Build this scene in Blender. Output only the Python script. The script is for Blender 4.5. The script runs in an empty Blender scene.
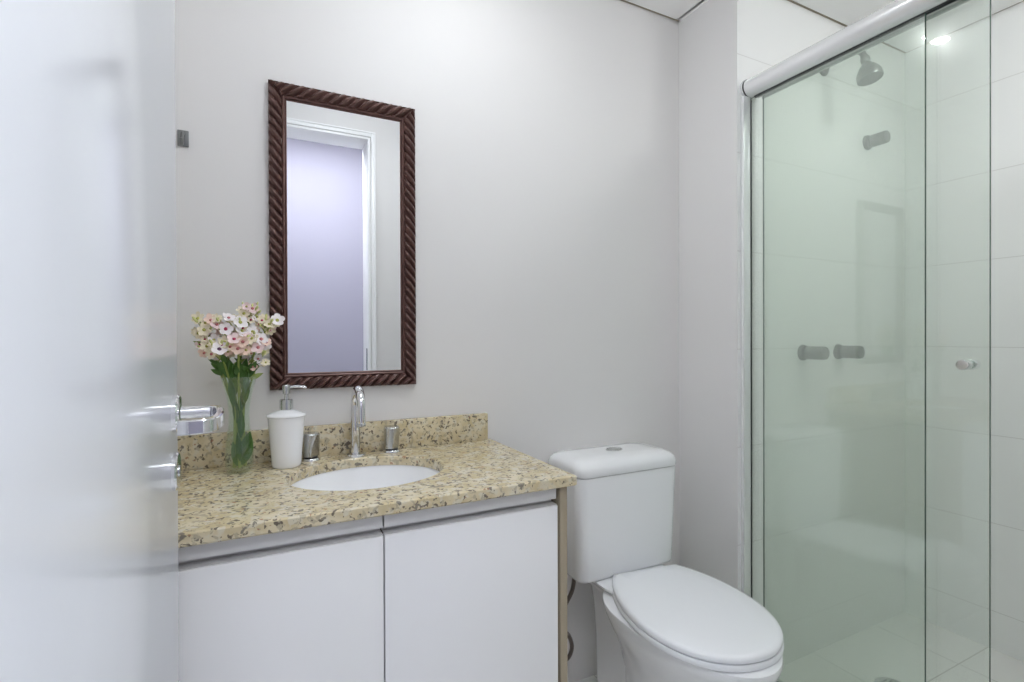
import bpy, bmesh, math, random
from mathutils import Vector, Matrix

S = bpy.context.scene
COL = S.collection
PI = math.pi

# ------------------------------------------------------------------ camera
YAW, PITCH, ROLL = math.radians(26.54), math.radians(-0.262), math.radians(0.2)
FOCAL_PX = 507.2
fw = Vector((math.sin(YAW) * math.cos(PITCH), math.cos(YAW) * math.cos(PITCH), math.sin(PITCH)))
rt = Vector((math.cos(YAW), -math.sin(YAW), 0))
dn = fw.cross(rt)
r2 = rt * math.cos(ROLL) + dn * math.sin(ROLL)
d2 = dn * math.cos(ROLL) - rt * math.sin(ROLL)
cam = bpy.data.objects.new('camera', bpy.data.cameras.new('camera'))
COL.objects.link(cam)
m = Matrix.Identity(4)
for i in range(3):
    m[i][0], m[i][1], m[i][2] = r2[i], -d2[i], -fw[i]
m[2][3] = 1.2
cam.matrix_world = m
cam.data.sensor_width = 36
cam.data.lens = FOCAL_PX / 1024 * 36
cam.data.clip_start = 0.01
S.camera = cam

# ------------------------------------------------------------------ light levels
S.view_settings.view_transform = 'Standard'
S.view_settings.look = 'None'
S.view_settings.gamma = 1
S.view_settings.use_curve_mapping = False
S.view_settings.exposure = 0.09
FILL_LAMP = 51.0            # domed fill light added under the bathroom ceiling, emission strength
SPOT_LAMP = 150.0      # small recessed ceiling spot by the basin
HALL_FILL = 22.0       # ceiling light added in the hall as front fill, emission strength
HALL_WINDOW_FILL = 3.2      # glowing window added at the hall's end to brighten its wall
SHOWER_FILL = 29.0     # fill light added over the shower, emission strength
W = bpy.data.worlds.new('world')
S.world = W
W.use_nodes = True
W.node_tree.nodes['Background'].inputs[0].default_value = (0.8, 0.88, 1, 1)
W.node_tree.nodes['Background'].inputs[1].default_value = 0.4
S.cycles.max_bounces = 24
S.cycles.diffuse_bounces = 12
S.cycles.glossy_bounces = 8
S.cycles.transparent_max_bounces = 24
S.cycles.sample_clamp_indirect = 6


# ------------------------------------------------------------------ materials
def mat(name, col, rough=0.5, metal=0.0, spec=0.5, coat=0.0, bump=None, trans=0, ior=1.45):
    M = bpy.data.materials.new(name)
    M.use_nodes = True
    nt = M.node_tree
    b = nt.nodes['Principled BSDF']
    b.inputs['Base Color'].default_value = (*col, 1)
    b.inputs['Roughness'].default_value = rough
    b.inputs['Metallic'].default_value = metal
    b.inputs['Specular IOR Level'].default_value = spec
    b.inputs['Coat Weight'].default_value = coat
    b.inputs['Transmission Weight'].default_value = trans
    b.inputs['IOR'].default_value = ior
    if bump:
        n = nt.nodes.new('ShaderNodeTexNoise')
        n.inputs['Scale'].default_value = bump[0]
        n.inputs['Detail'].default_value = 4
        t = nt.nodes.new('ShaderNodeNewGeometry')
        nt.links.new(t.outputs['Position'], n.inputs['Vector'])
        u = nt.nodes.new('ShaderNodeBump')
        u.inputs['Strength'].default_value = bump[1]
        u.inputs['Distance'].default_value = 0.002
        nt.links.new(n.outputs['Fac'], u.inputs['Height'])
        nt.links.new(u.outputs['Normal'], b.inputs['Normal'])
    return M


def bsdf(M):
    return M.node_tree.nodes['Principled BSDF']


def node(nt, kind, **kw):
    n = nt.nodes.new(kind)
    for k, v in kw.items():
        setattr(n, k, v)
    return n


def math_node(nt, op, a, b=None, c=None):
    n = nt.nodes.new('ShaderNodeMath')
    n.operation = op
    for i, v in enumerate((a, b, c)):
        if v is None:
            continue
        if isinstance(v, (int, float)):
            n.inputs[i].default_value = v
        else:
            nt.links.new(v, n.inputs[i])
    return n.outputs[0]


def mix_col(nt, fac, a, b):
    n = nt.nodes.new('ShaderNodeMix')
    n.data_type = 'RGBA'
    for i, v in ((0, fac), (6, a), (7, b)):
        if isinstance(v, tuple):
            n.inputs[i].default_value = (*v, 1)
        elif isinstance(v, (int, float)):
            n.inputs[i].default_value = v
        else:
            nt.links.new(v, n.inputs[i])
    return n.outputs[2]


def tile_mat(name, col, grout, axes, size, offset, gw, rough):
    """glazed tiles with thin joints; axes = two of 'xyz' the tiles run along"""
    M = mat(name, col, rough)
    nt = M.node_tree
    g = node(nt, 'ShaderNodeNewGeometry')
    sp = node(nt, 'ShaderNodeSeparateXYZ')
    nt.links.new(g.outputs['Position'], sp.inputs[0])
    lines = []
    for ax, s, o in zip(axes, size, offset):
        v = sp.outputs['xyz'.index(ax)]
        v = math_node(nt, 'SUBTRACT', v, o)
        v = math_node(nt, 'DIVIDE', v, s)
        v = math_node(nt, 'FRACT', v)
        v = math_node(nt, 'SUBTRACT', v, 0.5)
        v = math_node(nt, 'ABSOLUTE', v)
        v = math_node(nt, 'GREATER_THAN', v, 0.5 - gw / s / 2)
        lines.append(v)
    k = lines[0] if len(lines) == 1 else math_node(nt, 'MAXIMUM', lines[0], lines[1])
    c = mix_col(nt, k, col, grout)
    nt.links.new(c, bsdf(M).inputs['Base Color'])
    r = math_node(nt, 'MULTIPLY_ADD', k, 0.5, rough)
    nt.links.new(r, bsdf(M).inputs['Roughness'])
    bp = node(nt, 'ShaderNodeBump')
    bp.invert = True
    bp.inputs['Strength'].default_value = 0.4
    bp.inputs['Distance'].default_value = 0.002
    nt.links.new(k, bp.inputs['Height'])
    nt.links.new(bp.outputs[0], bsdf(M).inputs['Normal'])
    return M


def pane_mat(name, tint, base=0.04, rough=0.0, film=0.0, sheen=0.0):
    """clear sheet: what lies behind shows tinted, with a surface reflection that grows towards grazing view"""
    M = bpy.data.materials.new(name)
    M.use_nodes = True
    nt = M.node_tree
    nt.nodes.remove(nt.nodes['Principled BSDF'])
    tr = node(nt, 'ShaderNodeBsdfTransparent')
    tr.inputs[0].default_value = (*tint, 1)
    gl = node(nt, 'ShaderNodeBsdfAnisotropic')
    gl.inputs['Roughness'].default_value = rough
    gl.inputs['Color'].default_value = (1, 1, 1, 1)
    lw = node(nt, 'ShaderNodeLayerWeight')
    lw.inputs[0].default_value = 0.5
    p = math_node(nt, 'POWER', lw.outputs['Facing'], 5.0)
    k = math_node(nt, 'MULTIPLY_ADD', p, 1 - base, base)
    mx = node(nt, 'ShaderNodeMixShader')
    nt.links.new(k, mx.inputs[0])
    nt.links.new(tr.outputs[0], mx.inputs[1])
    nt.links.new(gl.outputs[0], mx.inputs[2])
    out = mx.outputs[0]
    if film:       # water and soap film: milky veil strengthened to lift the dark shower, blurred gloss
        for shader, w in (('ShaderNodeBsdfDiffuse', film), ('ShaderNodeBsdfAnisotropic', sheen)):
            df = node(nt, shader)
            df.inputs['Color'].default_value = (0.9, 0.92, 0.9, 1)
            if shader != 'ShaderNodeBsdfDiffuse':
                df.inputs['Roughness'].default_value = 0.16
            m2 = node(nt, 'ShaderNodeMixShader')
            m2.inputs[0].default_value = w
            nt.links.new(out, m2.inputs[1])
            nt.links.new(df.outputs[0], m2.inputs[2])
            out = m2.outputs[0]
    nt.links.new(out, nt.nodes['Material Output'].inputs[0])
    return M


def glow_mat(name, col, strength):
    M = bpy.data.materials.new(name)
    M.use_nodes = True
    nt = M.node_tree
    nt.nodes.remove(nt.nodes['Principled BSDF'])
    e = node(nt, 'ShaderNodeEmission')
    e.inputs[0].default_value = (*col, 1)
    e.inputs[1].default_value = strength
    nt.links.new(e.outputs[0], nt.nodes['Material Output'].inputs[0])
    return M


def granite_mat():
    M = mat('granite', (0.6, 0.5, 0.3), 0.16)
    nt = M.node_tree
    tc = node(nt, 'ShaderNodeNewGeometry').outputs['Position']

    def noise(scale, detail, dist=0.0, off=0.0):
        n = node(nt, 'ShaderNodeTexNoise')
        n.inputs['Scale'].default_value = scale
        n.inputs['Detail'].default_value = detail
        n.inputs['Distortion'].default_value = dist
        mp = node(nt, 'ShaderNodeMapping')
        mp.inputs['Location'].default_value = (off, off * 1.7, off * 0.6)
        nt.links.new(tc, mp.inputs[0])
        nt.links.new(mp.outputs[0], n.inputs['Vector'])
        return n.outputs['Fac']

    def step(v, lo, hi):
        n = node(nt, 'ShaderNodeMapRange')
        n.inputs['From Min'].default_value = lo
        n.inputs['From Max'].default_value = hi
        nt.links.new(v, n.inputs[0])
        return n.outputs[0]
    c = mix_col(nt, step(noise(24, 2, 0.3), 0.36, 0.64), (0.575, 0.475, 0.285), (0.70, 0.615, 0.43))
    c = mix_col(nt, math_node(nt, 'MULTIPLY', step(noise(52, 2, 0.2, 3), 0.53, 0.62), 0.6), c, (0.68, 0.645, 0.54))
    c = mix_col(nt, math_node(nt, 'MULTIPLY', step(noise(76, 2, 0.5, 9), 0.555, 0.61), 0.65), c, (0.38, 0.33, 0.24))
    c = mix_col(nt, math_node(nt, 'MULTIPLY', step(noise(92, 2, 0.4, 5), 0.605, 0.64), 0.9), c, (0.12, 0.095, 0.075))
    c = mix_col(nt, math_node(nt, 'MULTIPLY', step(noise(66, 2, 0.3, 21), 0.635, 0.66), 0.85), c, (0.17, 0.15, 0.125))
    c = mix_col(nt, math_node(nt, 'MULTIPLY', step(noise(80, 2, 0.3, 14), 0.68, 0.70), 0.7), c, (0.34, 0.14, 0.08))
    nt.links.new(c, bsdf(M).inputs['Base Color'])
    return M


PAINT = mat('wall_paint', (0.77, 0.755, 0.745), 0.55, bump=(180, 0.04))
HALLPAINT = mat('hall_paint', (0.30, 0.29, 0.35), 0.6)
CEIL = mat('ceiling_paint', (0.92, 0.915, 0.91), 0.7)
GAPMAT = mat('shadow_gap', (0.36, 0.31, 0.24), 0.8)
TILEX = tile_mat('wall_tile_back', (0.89, 0.895, 0.885), (0.70, 0.695, 0.68), 'z', (0.338,), (0.147,), 0.003, 0.12)
TILEY = tile_mat('wall_tile_side', (0.89, 0.895, 0.885), (0.70, 0.695, 0.68), 'z', (0.338,), (0.147,), 0.003, 0.12)
FLOORT = tile_mat('floor_tile', (0.82, 0.815, 0.79), (0.52, 0.51, 0.48), 'xy', (0.41, 0.41), (1.883, 0.93), 0.004, 0.22)
GRANITE = granite_mat()
LACQ = mat('white_lacquer', (0.86, 0.855, 0.86), 0.28)
DOORW = mat('door_gloss_white', (0.80, 0.82, 0.86), 0.17)
TRIMW = mat('casing_white', (0.88, 0.88, 0.88), 0.35)
EDGE = mat('cabinet_edge_beige', (0.36, 0.305, 0.22), 0.5)
CARC = mat('cabinet_inside', (0.12, 0.10, 0.08), 0.6)
ALU = mat('aluminium_profile', (0.66, 0.65, 0.645), 0.5, 0.2)
ALUW = mat('polished_aluminium', (0.90, 0.905, 0.91), 0.24, 0.55)
RUBBER = mat('dark_seal', (0.03, 0.035, 0.035), 0.5)
PORC = mat('porcelain', (0.89, 0.895, 0.91), 0.09, coat=0.3)
SEATP = mat('seat_plastic', (0.90, 0.91, 0.94), 0.2)
CHROME = mat('chrome', (0.82, 0.82, 0.83), 0.07, 1.0)
SATIN = mat('satin_chrome', (0.62, 0.63, 0.63), 0.25, 1.0)
BRUSHED = mat('brushed_grey_metal', (0.23, 0.235, 0.23), 0.38, 0.8)
DARKM = mat('dark_metal', (0.06, 0.06, 0.06), 0.35, 0.8)
BRAID = mat('braided_steel', (0.20, 0.165, 0.15), 0.35, 0.9, bump=(900, 1.0))
BRONZE = mat('frame_bronze', (0.128, 0.066, 0.056), 0.33, 0.3, spec=0.6)
MIRROR = mat('mirror_silver', (0.90, 0.91, 0.93), 0.0, 1.0)
PANE = pane_mat('green_glass', (0.950, 0.978, 0.952), 0.042, film=0.06, sheen=0.03)
PANEEDGE = mat('glass_edge', (0.055, 0.10, 0.08), 0.15)
VGLASS = pane_mat('vase_glass', (0.935, 0.972, 0.935), 0.06)
STEM = mat('stem_green', (0.27, 0.34, 0.08), 0.5)
LEAF = mat('leaf_green', (0.065, 0.15, 0.03), 0.4)
BUD = mat('bud_yellow_green', (0.58, 0.60, 0.24), 0.5)
PETALS = {'white': mat('petal_white', (0.89, 0.84, 0.84), 0.6), 'cream': mat('petal_cream', (0.84, 0.76, 0.58), 0.6),
          'pink': mat('petal_pink', (0.86, 0.68, 0.67), 0.6), 'peach': mat('petal_peach', (0.85, 0.64, 0.53), 0.6)}
EYES = {'dark': mat('eye_dark', (0.10, 0.04, 0.09), 0.6), 'red': mat('eye_red', (0.42, 0.04, 0.10), 0.6),
        'rose': mat('eye_rose', (0.55, 0.20, 0.20), 0.6), 'green': mat('eye_green', (0.45, 0.45, 0.12), 0.6)}
FILL_GLOW = glow_mat('fill_glow', (0.90, 0.955, 1.0), FILL_LAMP)
GLOWS = glow_mat('spot_glow', (0.97, 0.985, 1.0), SPOT_LAMP)
HALL_FILL_GLOW = glow_mat('hall_fill_glow', (0.90, 0.94, 1.0), HALL_FILL)


# ------------------------------------------------------------------ helpers
def world_loc(o):
    v = Vector((0, 0, 0))
    while o is not None:
        v += o.location
        o = o.parent
    return v


def obj(name, bm, mats, parent=None, base=None, smooth=35):
    """bm is drawn in room coordinates; the mesh is stored relative to its parent or base point"""
    if not isinstance(mats, (list, tuple)):
        mats = [mats]
    org = world_loc(parent) if parent is not None else Vector(base or (0, 0, 0))
    bmesh.ops.recalc_face_normals(bm, faces=bm.faces)
    bmesh.ops.translate(bm, verts=bm.verts, vec=-org)
    me = bpy.data.meshes.new(name)
    if smooth:
        for f in bm.faces:
            f.smooth = True
    bm.to_mesh(me)
    bm.free()
    if smooth:
        me.set_sharp_from_angle(angle=math.radians(smooth))
    for k in mats:
        me.materials.append(k)
    o = bpy.data.objects.new(name, me)
    COL.objects.link(o)
    if parent is not None:
        o.parent = parent
    else:
        o.location = org
    return o


def tag(o, label, cat, group=None, kind=None):
    o['label'] = label
    o['category'] = cat
    if group:
        o['group'] = group
    if kind:
        o['kind'] = kind
    return o


def thing(name, label, cat, loc, group=None):
    o = bpy.data.objects.new(name, None)
    o.empty_display_size = 0.05
    COL.objects.link(o)
    o.location = loc
    return tag(o, label, cat, group)


def struct(name, bm, mats, label=None, cat=None, smooth=0):
    o = obj(name, bm, mats, smooth=smooth)
    o['kind'] = 'structure'
    if label:
        o['label'] = label
        o['category'] = cat
    return o


def new():
    return bmesh.new()


def box(bm, x0, x1, y0, y1, z0, z1, bev=0.0, seg=2, mi=0):
    t = bmesh.new()
    v = [t.verts.new((x, y, z)) for x in (x0, x1) for y in (y0, y1) for z in (z0, z1)]
    for q in ((0, 1, 3, 2), (4, 6, 7, 5), (0, 4, 5, 1), (2, 3, 7, 6), (0, 2, 6, 4), (1, 5, 7, 3)):
        t.faces.new([v[i] for i in q])
    bmesh.ops.recalc_face_normals(t, faces=t.faces)
    if bev:
        bmesh.ops.bevel(t, geom=t.edges[:], offset=bev, segments=seg, affect='EDGES', profile=0.5)
    merge(bm, t, mi)
    return bm


def merge(bm, t, mi=None):
    mp = {}
    for v in t.verts:
        mp[v] = bm.verts.new(v.co)
    for f in t.faces:
        try:
            g = bm.faces.new([mp[v] for v in f.verts])
            g.material_index = f.material_index if mi is None else mi
        except ValueError:
            pass
    t.free()


def loft(bm, rings, cap0=True, cap1=True, closed=True, mi=0):
    rs = [[bm.verts.new(p) for p in r] for r in rings]
    n = len(rs[0])
    for a, b in zip(rs, rs[1:]):
        for i in range(n if closed else n - 1):
            j = (i + 1) % n
            f = bm.faces.new((a[i], a[j], b[j], b[i]))
            f.material_index = mi
    if cap0:
        bm.faces.new(rs[0][::-1]).material_index = mi
    if cap1:
        bm.faces.new(rs[-1]).material_index = mi
    return bm


def frame_of(d):
    d = Vector(d).normalized()
    up = Vector((0, 0, 1)) if abs(d.z) < 0.95 else Vector((1, 0, 0))
    a = d.cross(up).normalized()
    return a, d.cross(a).normalized(), d


def lathe(bm, prof, origin, axis=(0, 0, 1), n=40, cap0=True, cap1=True, mi=0):
    """prof = [(radius, distance along axis)]"""
    a, b, d = frame_of(axis)
    o = Vector(origin)
    rings = [[o + d * h + (a * math.cos(2 * PI * i / n) + b * math.sin(2 * PI * i / n)) * max(r, 1e-4)
              for i in range(n)] for r, h in prof]
    return loft(bm, rings, cap0, cap1, mi=mi)


def tube(bm, pts, r, n=12, mi=0, cap=True):
    pts = [Vector(p) for p in pts]
    rr = r if isinstance(r, (list, tuple)) else [r] * len(pts)
    a, b, d = frame_of(pts[1] - pts[0])
    rings = []
    for i, p in enumerate(pts):
        t = (pts[min(i + 1, len(pts) - 1)] - pts[max(i - 1, 0)]).normalized()
        a = (a - t * a.dot(t)).normalized()
        b = t.cross(a)
        rings.append([p + (a * math.cos(2 * PI * k / n) + b * math.sin(2 * PI * k / n)) * rr[i] for k in range(n)])
    return loft(bm, rings, cap, cap, mi=mi)


def spline(ctrl, n=8):
    c = [Vector(p) for p in ctrl]
    c = [c[0] * 2 - c[1]] + c + [c[-1] * 2 - c[-2]]
    out = []
    for i in range(1, len(c) - 2):
        p0, p1, p2, p3 = c[i - 1:i + 3]
        for k in range(n):
            t = k / n
            out.append(0.5 * ((2 * p1) + (p2 - p0) * t + (2 * p0 - 5 * p1 + 4 * p2 - p3) * t * t + (3 * p1 - p0 - 3 * p2 + p3) * t ** 3))
    out.append(c[-2])
    return out


def rrect(cx, cy, hx, hy, r, z, n=8):
    out = []
    for sx, sy, a0 in ((1, 1, 0), (-1, 1, 90), (-1, -1, 180), (1, -1, 270)):
        for k in range(n + 1):
            a = math.radians(a0 + 90 * k / n)
            out.append(Vector((cx + sx * (hx - r) + r * math.cos(a), cy + sy * (hy - r) + r * math.sin(a), z)))
    return out


# ------------------------------------------------------------------ the room
XL, YB, XC, YS, XR, YF, ZC = -0.20, 1.483, 1.472, 1.213, 2.521, 0.15, 2.43
ZT = 2.56
DX0, DX1, DZ = -0.115, 0.543, 2.285       # door opening in the front wall
T = 0.12

struct('floor', box(new(), XL - T, XR + T, YF - 0.15, YB + T, -0.1, 0), FLOORT, 'light ceramic tile floor of the bathroom', 'floor')
struct('wall_left', box(new(), XL - T, XL, YF - 0.15, YB + T, 0, ZT), PAINT, 'white painted wall behind the open door', 'wall')
struct('wall_back', box(new(), XL, XC, YB, YB + T, 0, ZT), PAINT, 'off-white painted wall behind the mirror and toilet', 'wall')
bm = new()
# the shaft: painted side towards the toilet, tiled face towards the shower
t = new()
box(t, XC, XR + T, YS, YB + T, 0, ZT)
for f in t.faces:
    f.material_index = 1 if f.calc_center_median().y < YS + 0.001 else 0
merge(bm, t)
struct('wall_shower_back', bm, [PAINT, TILEX], 'tiled shower wall carrying the shower head and valves', 'wall')
struct('wall_right', box(new(), XR, XR + T, YF - 0.15, YS, 0, ZT), TILEY, 'white tiled shower wall at the right', 'wall')
bm = new()
box(bm, XL, DX0, YF - 0.15, YF, 0, ZT)
box(bm, DX1, XR, YF - 0.15, YF, 0, ZT)
box(bm, DX0, DX1, YF - 0.15, YF, DZ, ZT)
struct('wall_front', bm, PAINT, 'painted wall with the doorway, seen in the mirror', 'wall')
G = 0.012
bm = new()
box(bm, XL + G, XC, YF + G, YB - G, ZC, ZC + 0.03)
box(bm, XC, XR - G, YF + G, YS - G, ZC, ZC + 0.03)
box(bm, XC - 0.02, XC - G, YS - G, YB - G, ZC, ZC + 0.03)
struct('ceiling', bm, CEIL, 'white dropped ceiling panel with a shadow gap along the walls', 'ceiling')
struct('trim_1', box(new(), XL - T, XR + T, YF - 0.15, YB + T, ZT, ZT + 0.06), GAPMAT, 'dark slab above the dropped ceiling', 'ceiling slab')
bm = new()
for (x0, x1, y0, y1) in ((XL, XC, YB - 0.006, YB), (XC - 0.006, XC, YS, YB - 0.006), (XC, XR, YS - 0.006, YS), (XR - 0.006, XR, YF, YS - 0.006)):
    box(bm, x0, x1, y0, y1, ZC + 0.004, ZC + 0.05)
struct('trim_2', bm, GAPMAT, 'thin brownish shadow line between walls and white ceiling', 'ceiling trim')
# door casing around the opening (inside face and reveal)
bm = new()
cw, ct = 0.027, 0.014
box(bm, DX1 - 0.012, DX1, YF - 0.15, YF + ct, 0, DZ, 0.002)
box(bm, DX1 + 0.004, DX1 + cw, YF, YF + ct, 0, DZ + 0.03, 0.003)
box(bm, DX1 + cw - 0.008, DX1 + cw, YF + 0.001, YF + ct + 0.006, 0, DZ + 0.022, 0.002)
box(bm, DX0, DX0 + 0.003, YF - 0.15, YF + ct, 0, DZ, 0.001)
box(bm, DX0 - cw, DX0 - 0.003, YF, YF + ct, 0, DZ + 0.03, 0.003)
box(bm, DX0 + 0.003, DX1 - 0.012, YF - 0.15, YF + ct, DZ - 0.012, DZ, 0.002)
box(bm, DX0 - 0.003, DX1 + 0.004, YF, YF + ct, DZ + 0.004, DZ + 0.03, 0.003)
box(bm, DX0 - cw, DX1 + cw, YF + 0.001, YF + ct + 0.006, DZ + 0.022, DZ + 0.0305, 0.002)
struct('trim_3', bm, TRIMW, 'white door casing seen in the mirror', 'door casing', smooth=35)
bm = new()
box(bm, DX1 - 0.0145, DX1 - 0.0122, YF - 0.05, YF - 0.024, 1.03, 1.15, 0.001)
tag(obj('strike_plate', bm, SATIN, base=(DX1 - 0.013, YF - 0.037, 1.03)), 'metal strike plate on the door jamb, seen in the mirror', 'strike plate')

# the hall behind the camera, seen through the doorway in the mirror
HY = -0.95
struct('floor_hall', box(new(), -1.3, 2.0, HY, YF - 0.15, -0.1, 0), FLOORT, 'tiled hall floor outside the doorway', 'floor')
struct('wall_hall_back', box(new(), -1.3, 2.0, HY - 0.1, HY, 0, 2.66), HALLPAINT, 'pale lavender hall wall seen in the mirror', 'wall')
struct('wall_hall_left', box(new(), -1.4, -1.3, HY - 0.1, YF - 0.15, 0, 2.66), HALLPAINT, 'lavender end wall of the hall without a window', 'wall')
struct('wall_hall_right', box(new(), 2.0, 2.1, HY - 0.1, YF - 0.15, 0, 2.66), HALLPAINT, 'lavender end wall of the hall behind the added window', 'wall')
struct('ceiling_hall', box(new(), -1.4, 2.1, HY - 0.1, YF - 0.15, 2.66, 2.76), CEIL, 'white hall ceiling outside the doorway', 'ceiling')
hl = thing('hall_fill_light', 'flat square fill light added on the hall ceiling outside the doorway', 'ceiling light', (0.3, -0.45, 2.66))
box(b := new(), -0.17, 0.77, -0.55, -0.03, 2.635, 2.66, 0.004)
obj('lamp_housing', b, TRIMW, hl)
box(b := new(), -0.15, 0.75, -0.53, -0.05, 2.622, 2.635)
obj('diffuser', b, HALL_FILL_GLOW, hl)  # unseen hall light, added to send soft fill through the doorway

b = new()
for y0, y1, z0, z1 in ((-0.85, -0.80, 0.75, 2.35), (-0.15, -0.10, 0.75, 2.35), (-0.80, -0.15, 0.75, 0.80), (-0.80, -0.15, 2.30, 2.35), (-0.49, -0.46, 0.80, 2.30)):
    box(b, 1.96, 2.0, y0, y1, z0, z1, 0.003)
wf = struct('fill_window_1', b, TRIMW, 'white framed glowing window added at the end of the hall as fill', 'window', smooth=35)
box(b := new(), 1.985, 1.995, -0.80, -0.15, 0.80, 2.30)
obj('pane', b, glow_mat('daylight', (0.92, 0.96, 1.0), HALL_WINDOW_FILL), wf)  # unseen glowing pane, added so the hall wall is lit evenly

# domed fill lights added out of view; the recessed spot shows in the glass
def fill_dome(x, y, k, label, glow):
    t = thing('fill_light', label, 'ceiling light', (x, y, ZC))
    lathe(b := new(), [(0.070 * k, 0), (0.070 * k, -0.014), (0.066 * k, -0.018), (0.058 * k, -0.018), (0.058 * k, -0.004)], (x, y, ZC), cap0=False, cap1=False)
    obj('lamp_ring', b, TRIMW, t)
    lathe(b := new(), [(0.057 * k, -0.010), (0.058 * k, -0.030), (0.055 * k, -0.048), (0.045 * k, -0.062), (0.026 * k, -0.071), (0.0, -0.074)], (x, y, ZC), cap1=False)
    obj('diffuser', b, glow, t, smooth=60)


fill_dome(0.45, 0.78, 1.5, 'white domed fill light added between the basin and the door', FILL_GLOW)
fill_dome(1.84, 0.45, 1.7, 'wide domed fill light added over the shower', glow_mat('shower_fill_glow', (0.97, 0.99, 1.0), SHOWER_FILL))
SX, SY = 0.594, 1.09
t = thing('recessed_spot', 'small recessed ceiling spot whose glare shows in the shower glass', 'ceiling spot', (SX, SY, ZC))
lathe(b := new(), [(0.045, 0), (0.044, -0.004), (0.031, -0.006), (0.028, -0.003), (0.028, -0.0005)], (SX, SY, ZC), cap0=False, cap1=False)
obj('lamp_ring', b, TRIMW, t)
lathe(b := new(), [(0.0275, -0.001), (0.026, -0.003), (0.0, -0.004)], (SX, SY, ZC), cap1=False)
obj('diffuser', b, GLOWS, t)

# ------------------------------------------------------------------ open door
DFX, DFY0, DFY1 = -0.106, 0.222, 0.876
door = struct('door_1', box(new(), DFX - 0.035, DFX, DFY0, DFY1, 0.008, 2.2, 0.0015), DOORW,
              'glossy white bathroom door standing open at the left', 'door', smooth=35)
hz, hy = 1.098, 0.838
lever = obj('lever_handle', lathe(new(), [(0.0265, 0), (0.0265, 0.005), (0.024, 0.0075), (0.012, 0.008)], (DFX, hy, hz), (1, 0, 0)), CHROME, door)
lever['label'] = 'polished chrome return lever handle'
b = new()
tube(b, [(DFX + 0.009, hy, hz), (DFX + 0.044, hy, hz)], 0.0095, 20)
# flat bar bending towards the hinges and back to the door
path = spline([(DFX + 0.036, hy + 0.003, hz), (DFX + 0.049, hy - 0.004, hz), (DFX + 0.056, hy - 0.022, hz), (DFX + 0.060, hy - 0.07, hz),
               (DFX + 0.058, hy - 0.118, hz), (DFX + 0.051, hy - 0.136, hz), (DFX + 0.037, hy - 0.142, hz), (DFX + 0.022, hy - 0.142, hz)], 6)
rings = []
for i, p in enumerate(path):
    t_ = (path[min(i + 1, len(path) - 1)] - path[max(i - 1, 0)]).normalized()
    nrm = Vector((t_.y, -t_.x, 0))
    hw, hh, c = 0.0045, 0.0085, 0.0015
    rings.append([p + nrm * x + Vector((0, 0, z)) for x, z in
                  ((hw, hh - c), (hw - c, hh), (-hw + c, hh), (-hw, hh - c), (-hw, -hh + c), (-hw + c, -hh), (hw - c, -hh), (hw, -hh + c))])
loft(b, rings)
obj('lever', b, CHROME, lever)
kr = obj('key_rosette', lathe(new(), [(0.0265, 0), (0.0265, 0.004), (0.024, 0.006), (0.0, 0.0065)], (DFX, hy - 0.001, 1.018), (1, 0, 0)), CHROME, door)
lathe(b := new(), [(0.008, 0.006), (0.008, 0.0075), (0.0, 0.0078)], (DFX, hy - 0.001, 1.018), (1, 0, 0), n=20)
obj('key_cylinder', b, SATIN, kr)

# ------------------------------------------------------------------ vanity
CX1, CY0, CZ0, CZ1 = 0.662, 0.990, 0.8565, 0.881
ctop = thing('countertop', 'speckled beige granite vanity countertop with a raised back edge', 'countertop', (0.23, 1.24, CZ0))
BX, BY, BRX, BRY = 0.237, 1.252, 0.180, 0.150
b = new()
N = 96
def rim_pt(a):
    """point of the slab outline in direction a from the basin centre"""
    x0, x1, y0, y1 = XL, CX1, CY0, YB
    c, s = math.cos(a), math.sin(a)
    k = min(((x1 if c > 0 else x0) - BX) / c if abs(c) > 1e-9 else 9e9, ((y1 if s > 0 else y0) - BY) / s if abs(s) > 1e-9 else 9e9)
    return BX + c * k, BY + s * k
angs = sorted([2 * PI * i / N for i in range(N)] + [math.atan2(y - BY, x - BX) % (2 * PI) for x in (XL, CX1) for y in (CY0, YB)])
def hole(a, g=0.0):
    # point of the ellipse in direction a
    c, s = math.cos(a), math.sin(a)
    k = 1 / math.sqrt((c / (BRX + g)) ** 2 + (s / (BRY + g)) ** 2)
    return BX + c * k, BY + s * k
e = 0.003
def inset(p):
    return (min(max(p[0], XL), CX1 - e), min(max(p[1], CY0 + e), YB))
ringsets = []
ringsets.append([Vector((*hole(a), CZ0)) for a in angs])
ringsets.append([Vector((*hole(a), CZ1 - e)) for a in angs])
ringsets.append([Vector((*hole(a, e), CZ1)) for a in angs])
ringsets.append([Vector((*inset(rim_pt(a)), CZ1)) for a in angs])
ringsets.append([Vector((*rim_pt(a), CZ1 - e)) for a in angs])
ringsets.append([Vector((*rim_pt(a), CZ0 + e)) for a in angs])
ringsets.append([Vector((*inset(rim_pt(a)), CZ0)) for a in angs])
ringsets.append(ringsets[0])
loft(b, ringsets, False, False)
bmesh.ops.remove_doubles(b, verts=b.verts, dist=1e-5)
obj('slab', b, GRANITE, ctop, smooth=30)
box(b := new(), XL, 0.645, YB - 0.02, YB, CZ1, 0.965, 0.0015)
obj('backsplash', b, GRANITE, ctop)

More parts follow.
